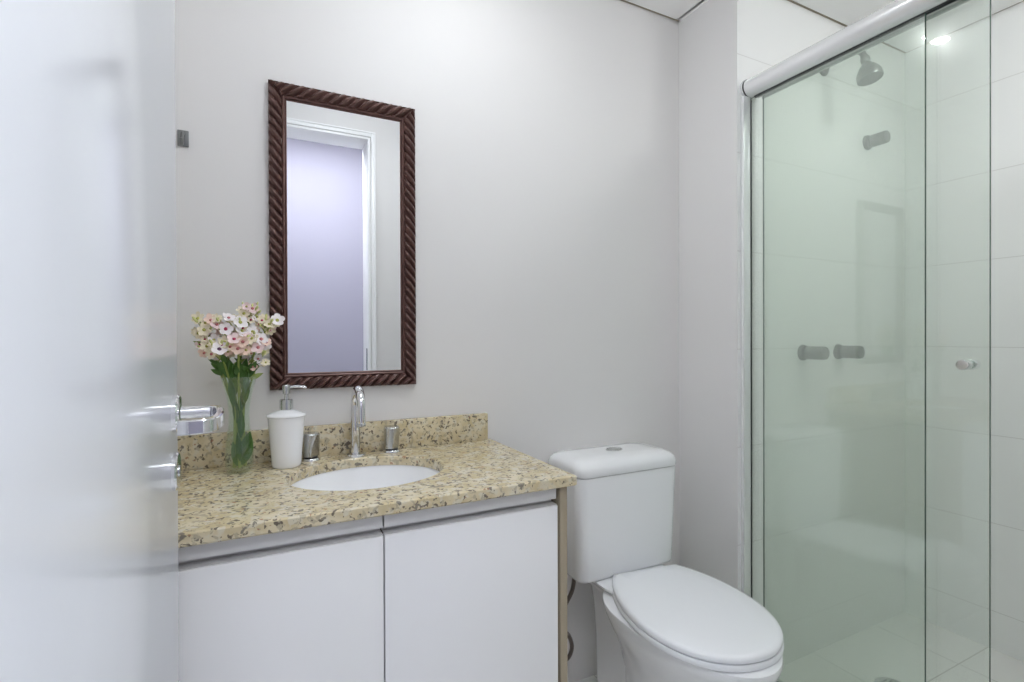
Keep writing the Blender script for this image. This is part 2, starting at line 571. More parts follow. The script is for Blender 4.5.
sink = thing('sink_basin', 'white oval porcelain basin set under the granite countertop', 'sink', (BX, BY, CZ0 - 0.14))
b = new()
prof = [(1.10, CZ0 - 0.012), (1.10, CZ0 - 0.0005), (1.015, CZ0 - 0.0005), (0.99, CZ0 - 0.012), (0.96, CZ0 - 0.03), (0.88, CZ0 - 0.065), (0.74, CZ0 - 0.095), (0.52, CZ0 - 0.118), (0.28, CZ0 - 0.127), (0.12, CZ0 - 0.130)]
inner = [[Vector((BX + BRX * k * math.cos(2 * PI * i / 64), BY + BRY * k * math.sin(2 * PI * i / 64), z)) for i in range(64)] for k, z in prof]
outer = [[Vector((BX + (BRX * k + 0.008) * math.cos(2 * PI * i / 64), BY + (BRY * k + 0.008) * math.sin(2 * PI * i / 64), z - 0.010)) for i in range(64)] for k, z in prof[:3:-1]]
loft(b, inner + outer + [inner[0]], False, False)
bmesh.ops.remove_doubles(b, verts=b.verts, dist=1e-5)
obj('bowl', b, PORC, sink, smooth=50)
lathe(b := new(), [(0.028, CZ0 - 0.1325), (0.028, CZ0 - 0.128), (0.022, CZ0 - 0.127), (0.018, CZ0 - 0.131), (0.0, CZ0 - 0.131)], (BX, BY, 0), n=32)
obj('drain', b, CHROME, sink)

vc = thing('vanity_cabinet', 'white two-door vanity cabinet under the granite countertop', 'cabinet', (0.22, 1.2, 0))
KX1, KY0, KZ0 = 0.642, 1.000, 0.14
b = new()
box(b, XL + 0.002, KX1 - 0.021, KY0 + 0.0335, KY0 + 0.045, 0.80, CZ0 - 0.001)          # front rail behind the doors
box(b, XL + 0.002, KX1 - 0.021, KY0 + 0.020, YB - 0.002, KZ0, KZ0 + 0.018)
box(b, XL + 0.002, XL + 0.02, KY0 + 0.020, YB - 0.002, KZ0 + 0.018, CZ0 - 0.001)
box(b, XL + 0.02, KX1 - 0.021, YB - 0.012, YB - 0.002, KZ0 + 0.018, 0.70)
obj('carcass', b, CARC, vc)
box(b := new(), KX1 - 0.019, KX1, KY0 - 0.0, YB - 0.002, KZ0, CZ0 - 0.001, 0.001)
o = obj('side_panel', b, EDGE, vc)
o['label'] = 'beige side panel edge'
box(b := new(), XL + 0.03, KX1 - 0.05, KY0 + 0.07, YB - 0.01, 0, KZ0)
obj('plinth', b, LACQ, vc)
for x0, x1 in ((XL + 0.004, 0.2165), (0.2195, KX1 - 0.026)):
    box(b := new(), x0, x1, KY0, KY0 + 0.018, KZ0 + 0.002, 0.8145, 0.0012)
    d = obj('cabinet_door', b, LACQ, vc)
    # aluminium finger-pull profile running along the top of the door
    b = new()
    prf = [(0.0, 0.8155), (0.0, 0.8165), (0.026, 0.8168), (0.026, 0.8270), (0.004, 0.8285), (0.004, 0.8555), (0.030, 0.8555), (0.030, 0.8155)]
    prf = [(KY0 + 0.003 + y, z) for y, z in prf]
    loft(b, [[Vector((x, y, z)) for y, z in prf] for x in (x0, x1)])
    p = obj('finger_pull', b, ALU, d, smooth=20)

# ------------------------------------------------------------------ mirror
MX0, MX1, MZ0, MZ1 = 0.0255, 0.4165, 1.0665, 1.879
mr = thing('wall_mirror', 'tall wall mirror in a dark carved rope-pattern frame', 'mirror', ((MX0 + MX1) / 2, YB, MZ0))
FW = 0.032          # carved band
b = new()
cxm, czm = (MX0 + MX1) / 2, (MZ0 + MZ1) / 2
PITCHR = 0.0262


def carved(p, q, nrm, slope):
    """one mitred side of the frame from p to q; nrm points to the mirror's middle; slope sets the way the reeds lean"""
    p, q, nrm = Vector(p), Vector(q), Vector(nrm)
    L = (q - p).length
    d = (q - p) / L
    ns, ntt = int(L / 0.0022), 14
    grid = []
    for j in range(ntt + 1):
        u = j / ntt
        w = u * FW
        row = []
        for i in range(ns + 1):
            s = w + (L - 2 * w) * i / ns
            c = p + d * s + nrm * w
            h = 0.013 + 0.009 * math.sin(PI * min(max(u, 0), 1)) ** 0.7
            ph = ((s + slope * w) / PITCHR) % 1.0
            reed = math.sin(PI * ph / 0.70) ** 0.7 if ph < 0.70 else -0.35 * math.sin(PI * (ph - 0.70) / 0.30)
            edge = min(1, u / 0.08, (1 - u) / 0.08)
            fine = 0.0006 * math.sin(2 * PI * ph * 4)
            h += edge * (0.0095 * (reed - 0.55) + fine)
            row.append(b.verts.new((c.x, YB - h, c.z)))
        grid.append(row)
    for j in range(ntt):
        for i in range(ns):
            b.faces.new((grid[j][i], grid[j][i + 1], grid[j + 1][i + 1], grid[j + 1][i]))
    # outer flank down to the wall
    low = [b.verts.new((v.co.x, YB, v.co.z)) for v in grid[0]]
    for i in range(ns):
        b.faces.new((grid[0][i + 1], grid[0][i], low[i], low[i + 1]))
    # inner flank
    low = [b.verts.new((v.co.x, YB - 0.004, v.co.z)) for v in grid[-1]]
    for i in range(ns):
        b.faces.new((grid[-1][i], grid[-1][i + 1], low[i + 1], low[i]))


carved((MX0, 0, MZ0), (MX0, 0, MZ1), (1, 0, 0), 1.15)
carved((MX1, 0, MZ0), (MX1, 0, MZ1), (-1, 0, 0), -1.15)
carved((MX0, 0, MZ1), (MX1, 0, MZ1), (0, 0, -1), 1.15)
carved((MX0, 0, MZ0), (MX1, 0, MZ0), (0, 0, 1), -1.15)
obj('carved_frame', b, BRONZE, mr, smooth=60)
b = new()
def bead(off, y, r):
    pts = [(MX0 + off, MZ0 + off), (MX1 - off, MZ0 + off), (MX1 - off, MZ1 - off), (MX0 + off, MZ1 - off)]
    prof = [(-r, 0), (-r * .8, r * .8), (0, r * 1.25), (r * .8, r * .8), (r, 0)]
    rings = []
    for k, (dx, dy) in enumerate(prof):
        o_ = off + dx
        rings.append([Vector((x, y - dy, z)) for x, z in ((MX0 + o_, MZ0 + o_), (MX1 - o_, MZ0 + o_), (MX1 - o_, MZ1 - o_), (MX0 + o_, MZ1 - o_))])
    loft(b, rings, False, False)
bead(FW + 0.0035, YB - 0.009, 0.0038)
bead(FW + 0.0095, YB - 0.006, 0.0028)
obj('inner_bead', b, BRONZE, mr, smooth=40)
box(b := new(), MX0 + FW - 0.002, MX1 - FW + 0.002, YB - 0.007, YB - 0.001, MZ0 + FW - 0.002, MZ1 - FW + 0.002)
o = obj('mirror_glass', b, MIRROR, mr, smooth=0)

# ------------------------------------------------------------------ tap set
TY = 1.433
def flange(bm, x, y, r=0.024):
    lathe(bm, [(r, 0), (r, 0.004), (r * 0.92, 0.007), (r * 0.6, 0.008)], (x, y, CZ1), n=32)
sp = thing('basin_spout', 'tall chrome gooseneck basin spout between the two tap handles', 'faucet', (0.236, TY + 0.004, CZ1))
b = new()
flange(b, 0.236, TY + 0.002, 0.0285)
obj('base_flange', b, CHROME, sp)
sx = 0.236
pts = [(sx, TY + 0.004, CZ1 + 0.006), (sx, TY + 0.004, 0.95), (sx, TY + 0.004, 1.015)]
R_ = 0.045
for k in range(1, 19):
    a = PI - PI * k / 18 * 1.02
    pts.append((sx, TY + 0.004 - R_ - R_ * math.cos(a), 1.020 + R_ * math.sin(a)))
pts.append((sx, pts[-1][1] + 0.002, 0.983))
b = new()
tube(b, pts, [0.0125] * 2 + [0.0118] * (len(pts) - 2), 24)
obj('spout', b, CHROME, sp)
lathe(b := new(), [(0.0118, 0), (0.0124, 0.001), (0.0124, 0.008), (0.009, 0.0085), (0.008, 0.004), (0, 0.004)], (sx, pts[-1][1], 0.9835), (0, 0.05, -1), n=24)
obj('aerator', b, SATIN, sp)


def tap_handle(x, y, label):
    t = thing('tap_handle', label, 'tap handle', (x, y, CZ1), 'chrome basin tap handles')
    b = new()
    flange(b, x, y, 0.024)
    obj('base_flange', b, CHROME, t)
    # round grip with a slanted hollow cut into its front
    b = new()
    n = 40
    rings = []
    hs = [0.010, 0.012, 0.02, 0.028, 0.036, 0.044, 0.052, 0.060, 0.068, 0.071, 0.072]
    for h in hs:
        r = 0.0222 if h < 0.07 else 0.0205
        if h < 0.011:
            r = 0.0185
        ring = []
        for i in range(n):
            a = 2 * PI * i / n
            vx, vy = r * math.cos(a), r * math.sin(a)
            # hollow facing front right
            k = (vx * 0.75 - vy * 0.66)
            lim = 0.0125 + 0.010 * abs((h - 0.012) / 0.06) ** 1.6
            if k > lim:
                vx -= 0.75 * (k - lim)
                vy += 0.66 * (k - lim)
            ring.append(Vector((x + vx, y + vy, CZ1 + h)))
        rings.append(ring)
    loft(b, rings)
    obj('grip', b, SATIN, t, smooth=25)
    b = new()
    lathe(b, [(0.017, 0.007), (0.017, 0.0105)], (x, y, CZ1), n=32)
    obj('neck_ring', b, DARKM, t)


tap_handle(0.122, 1.436, 'chrome tap handle beside the white soap dispenser')
tap_handle(0.336, 1.438, 'chrome tap handle to the right of the gooseneck spout')

# ------------------------------------------------------------------ soap dispenser
sdx, sdy = 0.0615, 1.395
sd = thing('soap_dispenser', 'white tapered soap dispenser with a metal pump beside the basin', 'soap dispenser', (sdx, sdy, CZ1))
b = new()
lathe(b, [(0.030, 0.0), (0.033, 0.002), (0.0345, 0.008), (0.0375, 0.05), (0.0405, 0.09), (0.0432, 0.124), (0.0432, 0.1255), (0.0462, 0.127), (0.0465, 0.1295),
          (0.0455, 0.1312), (0.032, 0.1365), (0.022, 0.1405), (0.015, 0.1425)], (sdx, sdy, CZ1), n=56)
obj('bottle', b, PORC, sd, smooth=50)
lathe(b := new(), [(0.0145, 0.1422), (0.0158, 0.144), (0.0158, 0.164), (0.0148, 0.168), (0.006, 0.1685)], (sdx, sdy, CZ1), n=32)
obj('collar', b, SATIN, sd)
b = new()
lathe(b, [(0.0052, 0.168), (0.0052, 0.181), (0.0085, 0.183), (0.0092, 0.196), (0.0092, 0.203), (0.0078, 0.205), (0, 0.2055)], (sdx, sdy, CZ1), n=28)
tube(b, spline([(sdx + 0.004, sdy, CZ1 + 0.1985), (sdx + 0.022, sdy - 0.002, CZ1 + 0.1995), (sdx + 0.040, sdy - 0.005, CZ1 + 0.198), (sdx + 0.046, sdy - 0.006, CZ1 + 0.1945)], 5), 0.0036, 12)
obj('pump', b, SATIN, sd)

# ------------------------------------------------------------------ vase and flowers
vx, vy = -0.043, 1.385
vprof = [(0.0215, 0.0), (0.0265, 0.004), (0.0300, 0.018), (0.0310, 0.045), (0.0285, 0.080), (0.0240, 0.110), (0.0225, 0.140), (0.0255, 0.170), (0.0315, 0.202), (0.0392, 0.228), (0.0408, 0.2295), (0.0405, 0.231)]
b = new()
ins = [(r - 0.0022, h) for r, h in vprof[1:]]
ins = [(0.0, 0.010), (0.018, 0.010)] + ins[1:]
lathe(b, vprof + ins[::-1], (vx, vy, CZ1), n=48, cap0=True, cap1=True)
vase = obj('vase', b, VGLASS, base=(vx, vy, CZ1), smooth=60)
tag(vase, 'slim flared clear glass vase holding the flowers', 'vase')

rnd = random.Random(11)


def petal(bm, c, d, side, up, L, w, cup, mi):
    """one curved petal from c outwards along d, with a little thickness"""
    rows = []
    for i, (u, ww) in enumerate(((0.08, 0.25), (0.35, 0.75), (0.65, 1.0), (0.88, 0.78), (1.0, 0.25))):
        mid = c + d * (L * u) + up * (cup * L * (u ** 1.6) - 0.22 * L * max(0, u - 0.55))
        rows.append([mid - side * (w * ww) + up * (0.12 * w), mid, mid + side * (w * ww) + up * (0.12 * w)])
    rows = [[bm.verts.new(p) for p in r] for r in rows]
    low = [[bm.verts.new(v.co - up * 0.0006) for v in r] for r in rows]
    for i in range(4):
        for k in range(2):
            bm.faces.new((rows[i][k], rows[i][k + 1], rows[i + 1][k + 1], rows[i + 1][k])).material_index = mi
            bm.faces.new((low[i][k + 1], low[i][k], low[i + 1][k], low[i + 1][k + 1])).material_index = mi
    for i in range(4):
        for k in (0, 2):
            bm.faces.new((rows[i][k], rows[i + 1][k], low[i + 1][k], low[i][k])).material_index = mi
    bm.faces.new((rows[4][0], rows[4][1], low[4][1], low[4][0])).material_index = mi
    bm.faces.new((rows[4][1], rows[4][2], low[4][2], low[4][1])).material_index = mi


def blossom(parent, c, face, r, pet, eye, n=5, cup=0.35):
    c, face = Vector(c), Vector(face).normalized()
    a, bb, d = frame_of(face)
    b = new()
    off = rnd.random() * PI
    for k in range(n):
        t_ = off + 2 * PI * k / n
        o_ = a * math.cos(t_) + bb * math.sin(t_)
        s_ = -a * math.sin(t_) + bb * math.cos(t_)
        petal(b, c, o_, s_, d, r * rnd.uniform(.88, 1.1), r * (0.44 if n == 5 else 0.34), cup * rnd.uniform(0.5, 1.7), 0)
    lathe(b, [(r * 0.22, 0.0), (r * 0.26, 0.0015), (r * 0.16, 0.003), (0.0, 0.0035)], c, d, n=8, mi=1)
    lathe(b, [(0.0012, -r * 0.55), (r * 0.16, -r * 0.3), (r * 0.24, -0.0005)], c, d, n=8, mi=2)
    return obj('blossom', b, [PETALS[pet], EYES[eye], BUD], parent, smooth=60)


def leaf(parent, p, d, L, w, mat_=None, curl=0.25):
    p, d = Vector(p), Vector(d).normalized()
    a = d.cross(Vector((rnd.uniform(-.5, .7), 1, 0))).normalized()
    bb = d.cross(a)
    b = new()
    top, low = [], []
    for u, ww in ((0, 0.15), (0.2, 0.75), (0.45, 1), (0.7, 0.75), (0.9, 0.3), (1, 0.04)):
        mid = p + d * (L * u) - bb * (curl * L * u * u) * (1 if bb.z > 0 else -1)
        r = [mid - a * (w * ww), mid - bb * (w * 0.25 * ww), mid + a * (w * ww)]
        top.append([b.verts.new(q) for q in r])
        low.append([b.verts.new(q + bb * 0.0007) for q in r])
    for i in range(5):
        for k in range(2):
            b.faces.new((top[i][k], top[i][k + 1], top[i + 1][k + 1], top[i + 1][k]))
            b.faces.new((low[i][k + 1], low[i][k], low[i + 1][k], low[i + 1][k + 1]))
        for k in (0, 2):
            b.faces.new((top[i][k], top[i + 1][k], low[i + 1][k], low[i][k]))
    return obj('leaf', b, mat_ or LEAF, parent, smooth=60)


def flower(label, foot, neck, head, blooms, buds=3, leaves=2):
    """foot/neck/head: offsets from the vase axis; blooms: (dx, dy, dz, radius, petals, eye)"""
    root = thing('flower_stem', label, 'flower', (vx + foot[0], vy + foot[1], CZ1 + 0.013), 'flowers in the glass vase')
    P = lambda q: Vector((vx + q[0], vy + q[1], CZ1 + q[2]))
    path = spline([P((foot[0], foot[1], 0.0135)), P((foot[0] * 0.3 + neck[0] * 0.6, foot[1] * 0.3 + neck[1] * 0.6, 0.09)), P((neck[0], neck[1], 0.155)),
                   P((neck[0] * 0.6 + head[0] * 0.45, neck[1] * 0.6 + head[1] * 0.45, 0.235)), P(head)], 7)
    tube(b := new(), path, [0.0024] * len(path), 8)
    obj('stem', b, STEM, root)
    h = P(head)
    blooms = list(blooms)
    for k in range(7):
        blooms.append((rnd.uniform(-.024, .024), rnd.uniform(-.012, .016), rnd.uniform(-.022, .024), rnd.uniform(.0095, .0125),
                       rnd.choice(('cream', 'cream', 'white', 'peach', 'pink')), rnd.choice(('green', 'green', 'rose', 'red'))))
    for (dx, dy, dz, r, pet, eye) in blooms:
        c = h + Vector((dx, dy, dz))
        f = Vector((dx * 9 + rnd.uniform(-.25, .25), -0.75 + dy * 6, dz * 7 + 0.25 + rnd.uniform(-.2, .3)))
        o = blossom(root, c, f, r, pet, eye, n=6 if pet == 'cream' else 5)
        b = new()
        q = c - f.normalized() * r * 0.5
        tube(b, [h - Vector((0, 0, 0.02)), (h + q) / 2 + Vector((0, 0.003, -0.008)), q], [0.0011, 0.0009, 0.0009], 6)
        obj('flower_stalk', b, STEM, root)
    for k in range(buds + 2):
        c = h + Vector((rnd.uniform(-.022, .022), rnd.uniform(-.018, .014), rnd.uniform(-.008, .026)))
        d = (c - h + Vector((0, 0, 0.012))).normalized()
        b = new()
        lathe(b, [(0.0010, -0.005), (0.0025, 0.0), (0.0031, 0.004), (0.0019, 0.008), (0.0, 0.0095)], c, d, n=8)
        tube(b, [h - Vector((0, 0, 0.018)), c - d * 0.005], 0.0008, 5)
        obj('bud', b, BUD, root)
    for k in range(leaves):
        i = int(len(path) * rnd.uniform(0.70, 0.90))
        a = rnd.uniform(PI * 0.9, PI * 2.1)
        leaf(root, path[i], (math.cos(a) * 0.8, math.sin(a) * 0.5, rnd.uniform(0.3, 1.0)), rnd.uniform(0.028, 0.045), rnd.uniform(0.005, 0.008),
             LEAF if rnd.random() < 0.7 else STEM)
    return root


w_, c_, p_, e_ = 'white', 'cream', 'pink', 'peach'
flower('flower leaning furthest right, its pale open blossom crossing the mirror frame', (0.004, -0.006), (0.008, 0.002), (0.060, -0.002, 0.350),
       [(0.024, -0.010, 0.016, 0.017, w_, 'green'), (0.006, -0.014, 0.006, 0.014, c_, 'green'), (-0.006, 0.0, 0.020, 0.013, c_, 'green'), (0.010, 0.004, 0.000, 0.013, p_, 'rose')], 4, 2)
flower('flower leaning furthest left with cream blossoms and yellow-green buds', (-0.010, 0.0), (-0.012, 0.0), (-0.066, -0.004, 0.350),
       [(-0.016, -0.010, 0.018, 0.015, c_, 'green'), (-0.004, -0.014, -0.008, 0.015, c_, 'green'), (0.010, -0.012, 0.014, 0.014, e_, 'rose'), (-0.016, 0.0, -0.016, 0.013, c_, 'green')], 5, 2)
flower('flower with a wide open white blossom with a dark eye, low at front', (-0.008, -0.008), (-0.008, -0.008), (-0.038, -0.026, 0.292),
       [(0.000, -0.016, 0.005, 0.0185, w_, 'dark'), (-0.016, -0.006, -0.006, 0.013, c_, 'rose'), (0.010, -0.004, 0.022, 0.014, c_, 'green')], 3, 2)
flower('flower with a deep pink throated blossom at the upper left of the bunch', (0.000, -0.012), (-0.004, -0.008), (-0.030, -0.014, 0.346),
       [(0.004, -0.014, -0.002, 0.016, w_, 'red'), (-0.014, -0.008, 0.008, 0.014, p_, 'rose'), (0.010, -0.006, 0.024, 0.014, w_, 'rose'), (-0.012, -0.008, 0.022, 0.012, c_, 'green')], 3, 2)
flower('tallest flower with a pale pink blossom at the top of the bunch', (0.010, 0.004), (0.004, 0.006), (0.022, 0.004, 0.378),
       [(0.008, -0.010, 0.016, 0.014, p_, 'rose'), (-0.010, -0.010, 0.004, 0.014, c_, 'green'), (0.018, -0.006, -0.004, 0.013, w_, 'green'), (-0.016, -0.002, 0.012, 0.011, c_, 'green')], 5, 2)
flower('flower with a cluster of peach pink blossoms in the middle front', (0.002, -0.010), (0.000, -0.012), (0.000, -0.030, 0.308),
       [(-0.008, -0.014, 0.012, 0.015, p_, 'red'), (0.010, -0.014, 0.006, 0.015, e_, 'rose'), (0.000, -0.014, -0.010, 0.015, e_, 'rose'), (0.016, -0.006, -0.014, 0.013, e_, 'green'), (-0.016, -0.008, -0.006, 0.013, c_, 'rose')], 2, 2)
flower('flower with plain white blossoms high in the middle of the bunch', (0.006, 0.010), (0.002, 0.004), (0.000, -0.008, 0.350),
       [(0.004, -0.014, 0.010, 0.017, w_, 'green'), (0.008, -0.014, -0.010, 0.016, w_, 'green'), (-0.010, -0.008, 0.018, 0.013, c_, 'green')], 3, 2)
flower('flower with white and pink blossoms on the right, just below the mirror edge blossom', (0.012, -0.002), (0.010, -0.004), (0.038, -0.018, 0.310),
       [(0.010, -0.012, 0.010, 0.016, w_, 'rose'), (-0.010, -0.014, 0.012, 0.015, c_, 'green'), (0.004, -0.014, -0.010, 0.015, p_, 'rose'), (0.020, -0.004, -0.004, 0.013, w_, 'rose'), (-0.008, -0.006, 0.028, 0.013, w_, 'green')], 3, 2)
flower('flower with small peach blossoms hanging low on the right over the vase rim', (0.014, 0.006), (0.010, 0.006), (0.034, -0.006, 0.264),
       [(0.008, -0.010, 0.008, 0.012, w_, 'rose'), (-0.004, -0.010, -0.010, 0.011, e_, 'rose'), (0.016, -0.004, -0.002, 0.010, c_, 'green')], 3, 3)
fl = flower('flower with cream blossoms low on the left, half hidden by leaves', (-0.012, -0.004), (-0.010, -0.004), (-0.056, -0.010, 0.300),
            [(-0.008, -0.010, 0.004, 0.014, c_, 'green'), (0.006, -0.012, 0.018, 0.014, w_, 'green'), (-0.014, -0.004, -0.012, 0.012, e_, 'rose')], 4, 3)
# leafy filling between the stems, and the broad leaves pressed against the glass
for (q, d, L, w) in (((-0.022, -0.014, 0.236), (-0.7, -0.2, 1), 0.042, 0.008), ((0.022, -0.012, 0.236), (0.7, -0.2, 1), 0.042, 0.008), ((-0.010, -0.018, 0.232), (-0.2, -0.2, 1), 0.045, 0.010), ((0.008, -0.018, 0.232), (0.25, -0.2, 1), 0.045, 0.010),
                     ((-0.018, -0.004, 0.24), (-0.35, 0.1, 1), 0.05, 0.009), ((0.018, -0.004, 0.24), (0.35, 0.1, 1), 0.05, 0.009), ((0.002, -0.018, 0.030), (-0.05, -0.02, 1), 0.07, 0.008), ((0.004, -0.015, 0.085), (0.03, -0.02, 1), 0.07, 0.009), ((-0.008, -0.014, 0.185), (-0.1, -0.1, 1), 0.06, 0.010), ((0.010, -0.014, 0.19), (0.15, -0.1, 1), 0.06, 0.010),
                     ((-0.016, -0.012, 0.225), (-0.5, -0.2, 1), 0.05, 0.009), ((0.016, -0.012, 0.225), (0.5, -0.2, 1), 0.05, 0.009), ((0.0, -0.016, 0.225), (0.0, -0.15, 1), 0.05, 0.011),
                     ((-0.010, -0.016, 0.160), (-0.12, -0.05, 1), 0.07, 0.008), ((0.012, -0.014, 0.165), (0.12, -0.05, 1), 0.07, 0.008), ((0.010, -0.014, 0.045), (0.24, -0.02, 1), 0.055, 0.0135), ((-0.006, -0.010, 0.215), (-0.25, -0.3, 1), 0.055, 0.010), ((0.004, -0.012, 0.215), (0.15, -0.3, 1), 0.055, 0.010), ((0.010, -0.006, 0.220), (0.4, -0.3, 1), 0.05, 0.009),
                     ((-0.012, -0.006, 0.220), (-0.6, -0.2, 1), 0.045, 0.008), ((0.0, 0.0, 0.225), (0.05, 0.1, 1), 0.06, 0.011),
                     ((0.006, -0.012, 0.020), (0.35, -0.05, 1), 0.065, 0.013), ((-0.004, -0.012, 0.018), (-0.15, 0.0, 1), 0.06, 0.009), ((-0.004, -0.010, 0.120), (-0.05, -0.02, 1), 0.06, 0.009), ((0.006, -0.010, 0.150), (0.10, -0.05, 1), 0.06, 0.009)):
    leaf(fl, (vx + q[0], vy + q[1], CZ1 + q[2]), d, L, w, curl=0.05)

# ------------------------------------------------------------------ hook on the wall
hk = thing('wall_hook', 'small satin metal hook high on the wall beside the door edge', 'hook', (-0.164, YB, 1.675))
box(b := new(), -0.176, -0.152, YB - 0.004, YB, 1.676, 1.716, 0.0015)
obj('back_plate', b, BRUSHED, hk)
tube(b := new(), spline([(-0.164, YB - 0.003, 1.706), (-0.164, YB - 0.018, 1.704), (-0.164, YB - 0.026, 1.690), (-0.164, YB - 0.024, 1.678), (-0.164, YB - 0.036, 1.672), (-0.164, YB - 0.042, 1.684)], 5), 0.0042, 10)
obj('hook_arm', b, BRUSHED, hk)

# ------------------------------------------------------------------ toilet
TX = 1.062
wc = thing('toilet', 'white close-coupled toilet with its lid down beside the shower', 'toilet', (TX, 1.17, 0))
NS = 64


def oval(cx, cy, rx, rf, rb, z, nf=2.0, nb=2.6):
    out = []
    for i in range(NS):
        a = 2 * PI * i / NS
        c, s = math.cos(a), math.sin(a)
        n = nb if s > 0 else nf
        x = rx * math.copysign(abs(c) ** (2 / n), c)
        y = (rb if s > 0 else rf) * math.copysign(abs(s) ** (2 / n), s)
        out.append(Vector((cx + x, cy + y, z)))
    return out


def turn(ring, ang, c):
    ca, sa = math.cos(ang), math.sin(ang)
    return [Vector((c[0] + (p.x - c[0]) * ca - (p.y - c[1]) * sa, c[1] + (p.x - c[0]) * sa + (p.y - c[1]) * ca, p.z)) for p in ring]


ROT = math.radians(-6.0)
RC = (TX + 0.01, 1.25)
def lean(z):
    return ROT * min(1, max(0, (z - .1) / .3))

b = new()
secs = [(0, .100, .20, .22), (.012, .103, .205, .225), (.03, .098, .195, .22), (.10, .090, .175, .21), (.18, .096, .185, .20), (.25, .120, .235, .19),
        (.31, .148, .290, .185), (.36, .174, .328, .18), (.395, .188, .350, .185), (.415, .194, .357, .19), (.424, .192, .355, .19), (.427, .184, .347, .185)]
loft(b, [turn(oval(TX + 0.030, 1.13, rx, rf, rb, z, 2.0, 2.05), ROT * min(1, max(0, (z - .1) / .3)), RC) for z, rx, rf, rb in secs])
dk = [(.05, .055, 1.25, 1.42), (.20, .055, 1.22, 1.425), (.30, .056, 1.20, 1.435), (.36, .062, 1.18, 1.445), (.395, .084, 1.18, 1.455), (.422, .118, 1.185, 1.463), (.438, .136, 1.19, 1.466), (.4435, .136, 1.195, 1.466), (.4455, .130, 1.20, 1.463)]
loft(b, [rrect(TX + 0.006, (y0 + y1) / 2, hx, (y1 - y0) / 2, min(0.06, hx * 0.6), z) for z, hx, y0, y1 in dk])
obj('bowl', b, PORC, wc, smooth=50)
b = new()
tk = [(.447, .180, .02, 1.290, 1.464), (.450, .188, .03, 1.284, 1.468), (.460, .1925, .036, 1.279, 1.470), (.60, .197, .036, 1.276, 1.474), (.765, .202, .036, 1.272, 1.477), (.772, .201, .036, 1.273, 1.477)]
loft(b, [rrect(TX, (y0 + y1) / 2, hx, (y1 - y0) / 2, r, z) for z, hx, r, y0, y1 in tk])
obj('tank', b, PORC, wc, smooth=50)
b = new()
tl = [(.7725, .199, .036, 1.275, 1.477), (.7745, .203, .038, 1.270, 1.479), (.777, .2045, .040, 1.268, 1.480), (.796, .2045, .042, 1.268, 1.480), (.807, .200, .042, 1.273, 1.477), (.816, .190, .042, 1.283, 1.470), (.822, .172, .04, 1.300, 1.455), (.825, .12, .03, 1.33, 1.42)]
loft(b, [rrect(TX, (y0 + y1) / 2, hx, (y1 - y0) / 2, r, z) for z, hx, r, y0, y1 in tl])
tlid = obj('tank_lid', b, PORC, wc, smooth=50)
b = new()
bx_, by_ = 1.068, 1.372
loft(b, [[Vector((bx_ + 0.030 * k * math.cos(2 * PI * i / 40), by_ + 0.021 * k * math.sin(2 * PI * i / 40), z)) for i in range(40)] for k, z in ((1.0, .823), (1.0, .828), (.92, .8295), (.86, .8295), (.84, .828), (.80, .8295), (.5, .8305), (.02, .8308))])
fb = obj('flush_button', b, SATIN, tlid)
fb['label'] = 'oval chrome flush button'


LC, LROT = (1.070, 1.028), math.radians(-8.0)


def dshape(s, z):
    """outline of the closed lid: an oval cut straight at the hinge side"""
    ring = oval(LC[0], LC[1], .189 * s, .238 * s, .312 * s, z, 2.15, 1.9)
    for p in ring:
        p.y = min(p.y, LC[1] + .236 - (1 - s) * 0.1)
    return turn(ring, LROT, LC)


b = new()
loft(b, [dshape(.985, .4285), dshape(1.0, .431), dshape(1.002, .440), dshape(.99, .4445)])
obj('seat', b, SEATP, wc, smooth=50)
b = new()
loft(b, [dshape(.975, .4465), dshape(.992, .4485), dshape(.995, .456), dshape(.98, .461), dshape(.93, .4635), dshape(.7, .465), dshape(.3, .466)])
obj('seat_lid', b, SEATP, wc, smooth=50)
for dx in (-.085, .085):
    p = turn([Vector((LC[0] + dx, 1.258, .445))], LROT, LC)[0]
    lathe(b := new(), [(0.011, -0.020), (0.0125, -0.018), (0.0125, 0.018), (0.011, 0.020)], p, (1, 0, 0), n=20)
    obj('lid_hinge', b, SEATP, wc)

hs = thing('supply_hose', 'braided metal water hose hanging below the toilet tank', 'hose', (0.88, 1.40, 0.2))
hp = spline([(0.922, 1.40, 0.4465), (0.925, 1.40, 0.42), (0.918, 1.40, 0.375), (0.895, 1.402, 0.335), (0.868, 1.405, 0.29), (0.880, 1.41, 0.25), (0.915, 1.42, 0.215), (0.935, 1.43, 0.165), (0.925, 1.44, 0.125), (0.885, 1.447, 0.11), (0.860, 1.455, 0.15)], 8)
tube(b := new(), hp, 0.0068, 12)
obj('braided_tube', b, BRAID, hs)
lathe(b := new(), [(0.022, 0), (0.022, 0.005), (0.010, 0.008), (0.010, 0.024), (0.0, 0.025)], (0.860, YB, 0.155), (0, -1, 0), n=24)
obj('wall_fitting', b, CHROME, hs)

# ------------------------------------------------------------------ shower enclosure
GX = 1.530
se = thing('shower_screen', 'fixed green-tinted glass shower screen with a rounded polished top rail', 'shower screen', (GX, 0.70, 0))


def pane(x0, x1, y0, y1, z0, z1):
    b = new()
    box(b, x0, x1, y0, y1, z0, z1)
    for f in b.faces:
        n = f.normal
        f.normal_update()
        f.material_index = 0 if abs(f.normal.x) > 0.9 else 1
    return b


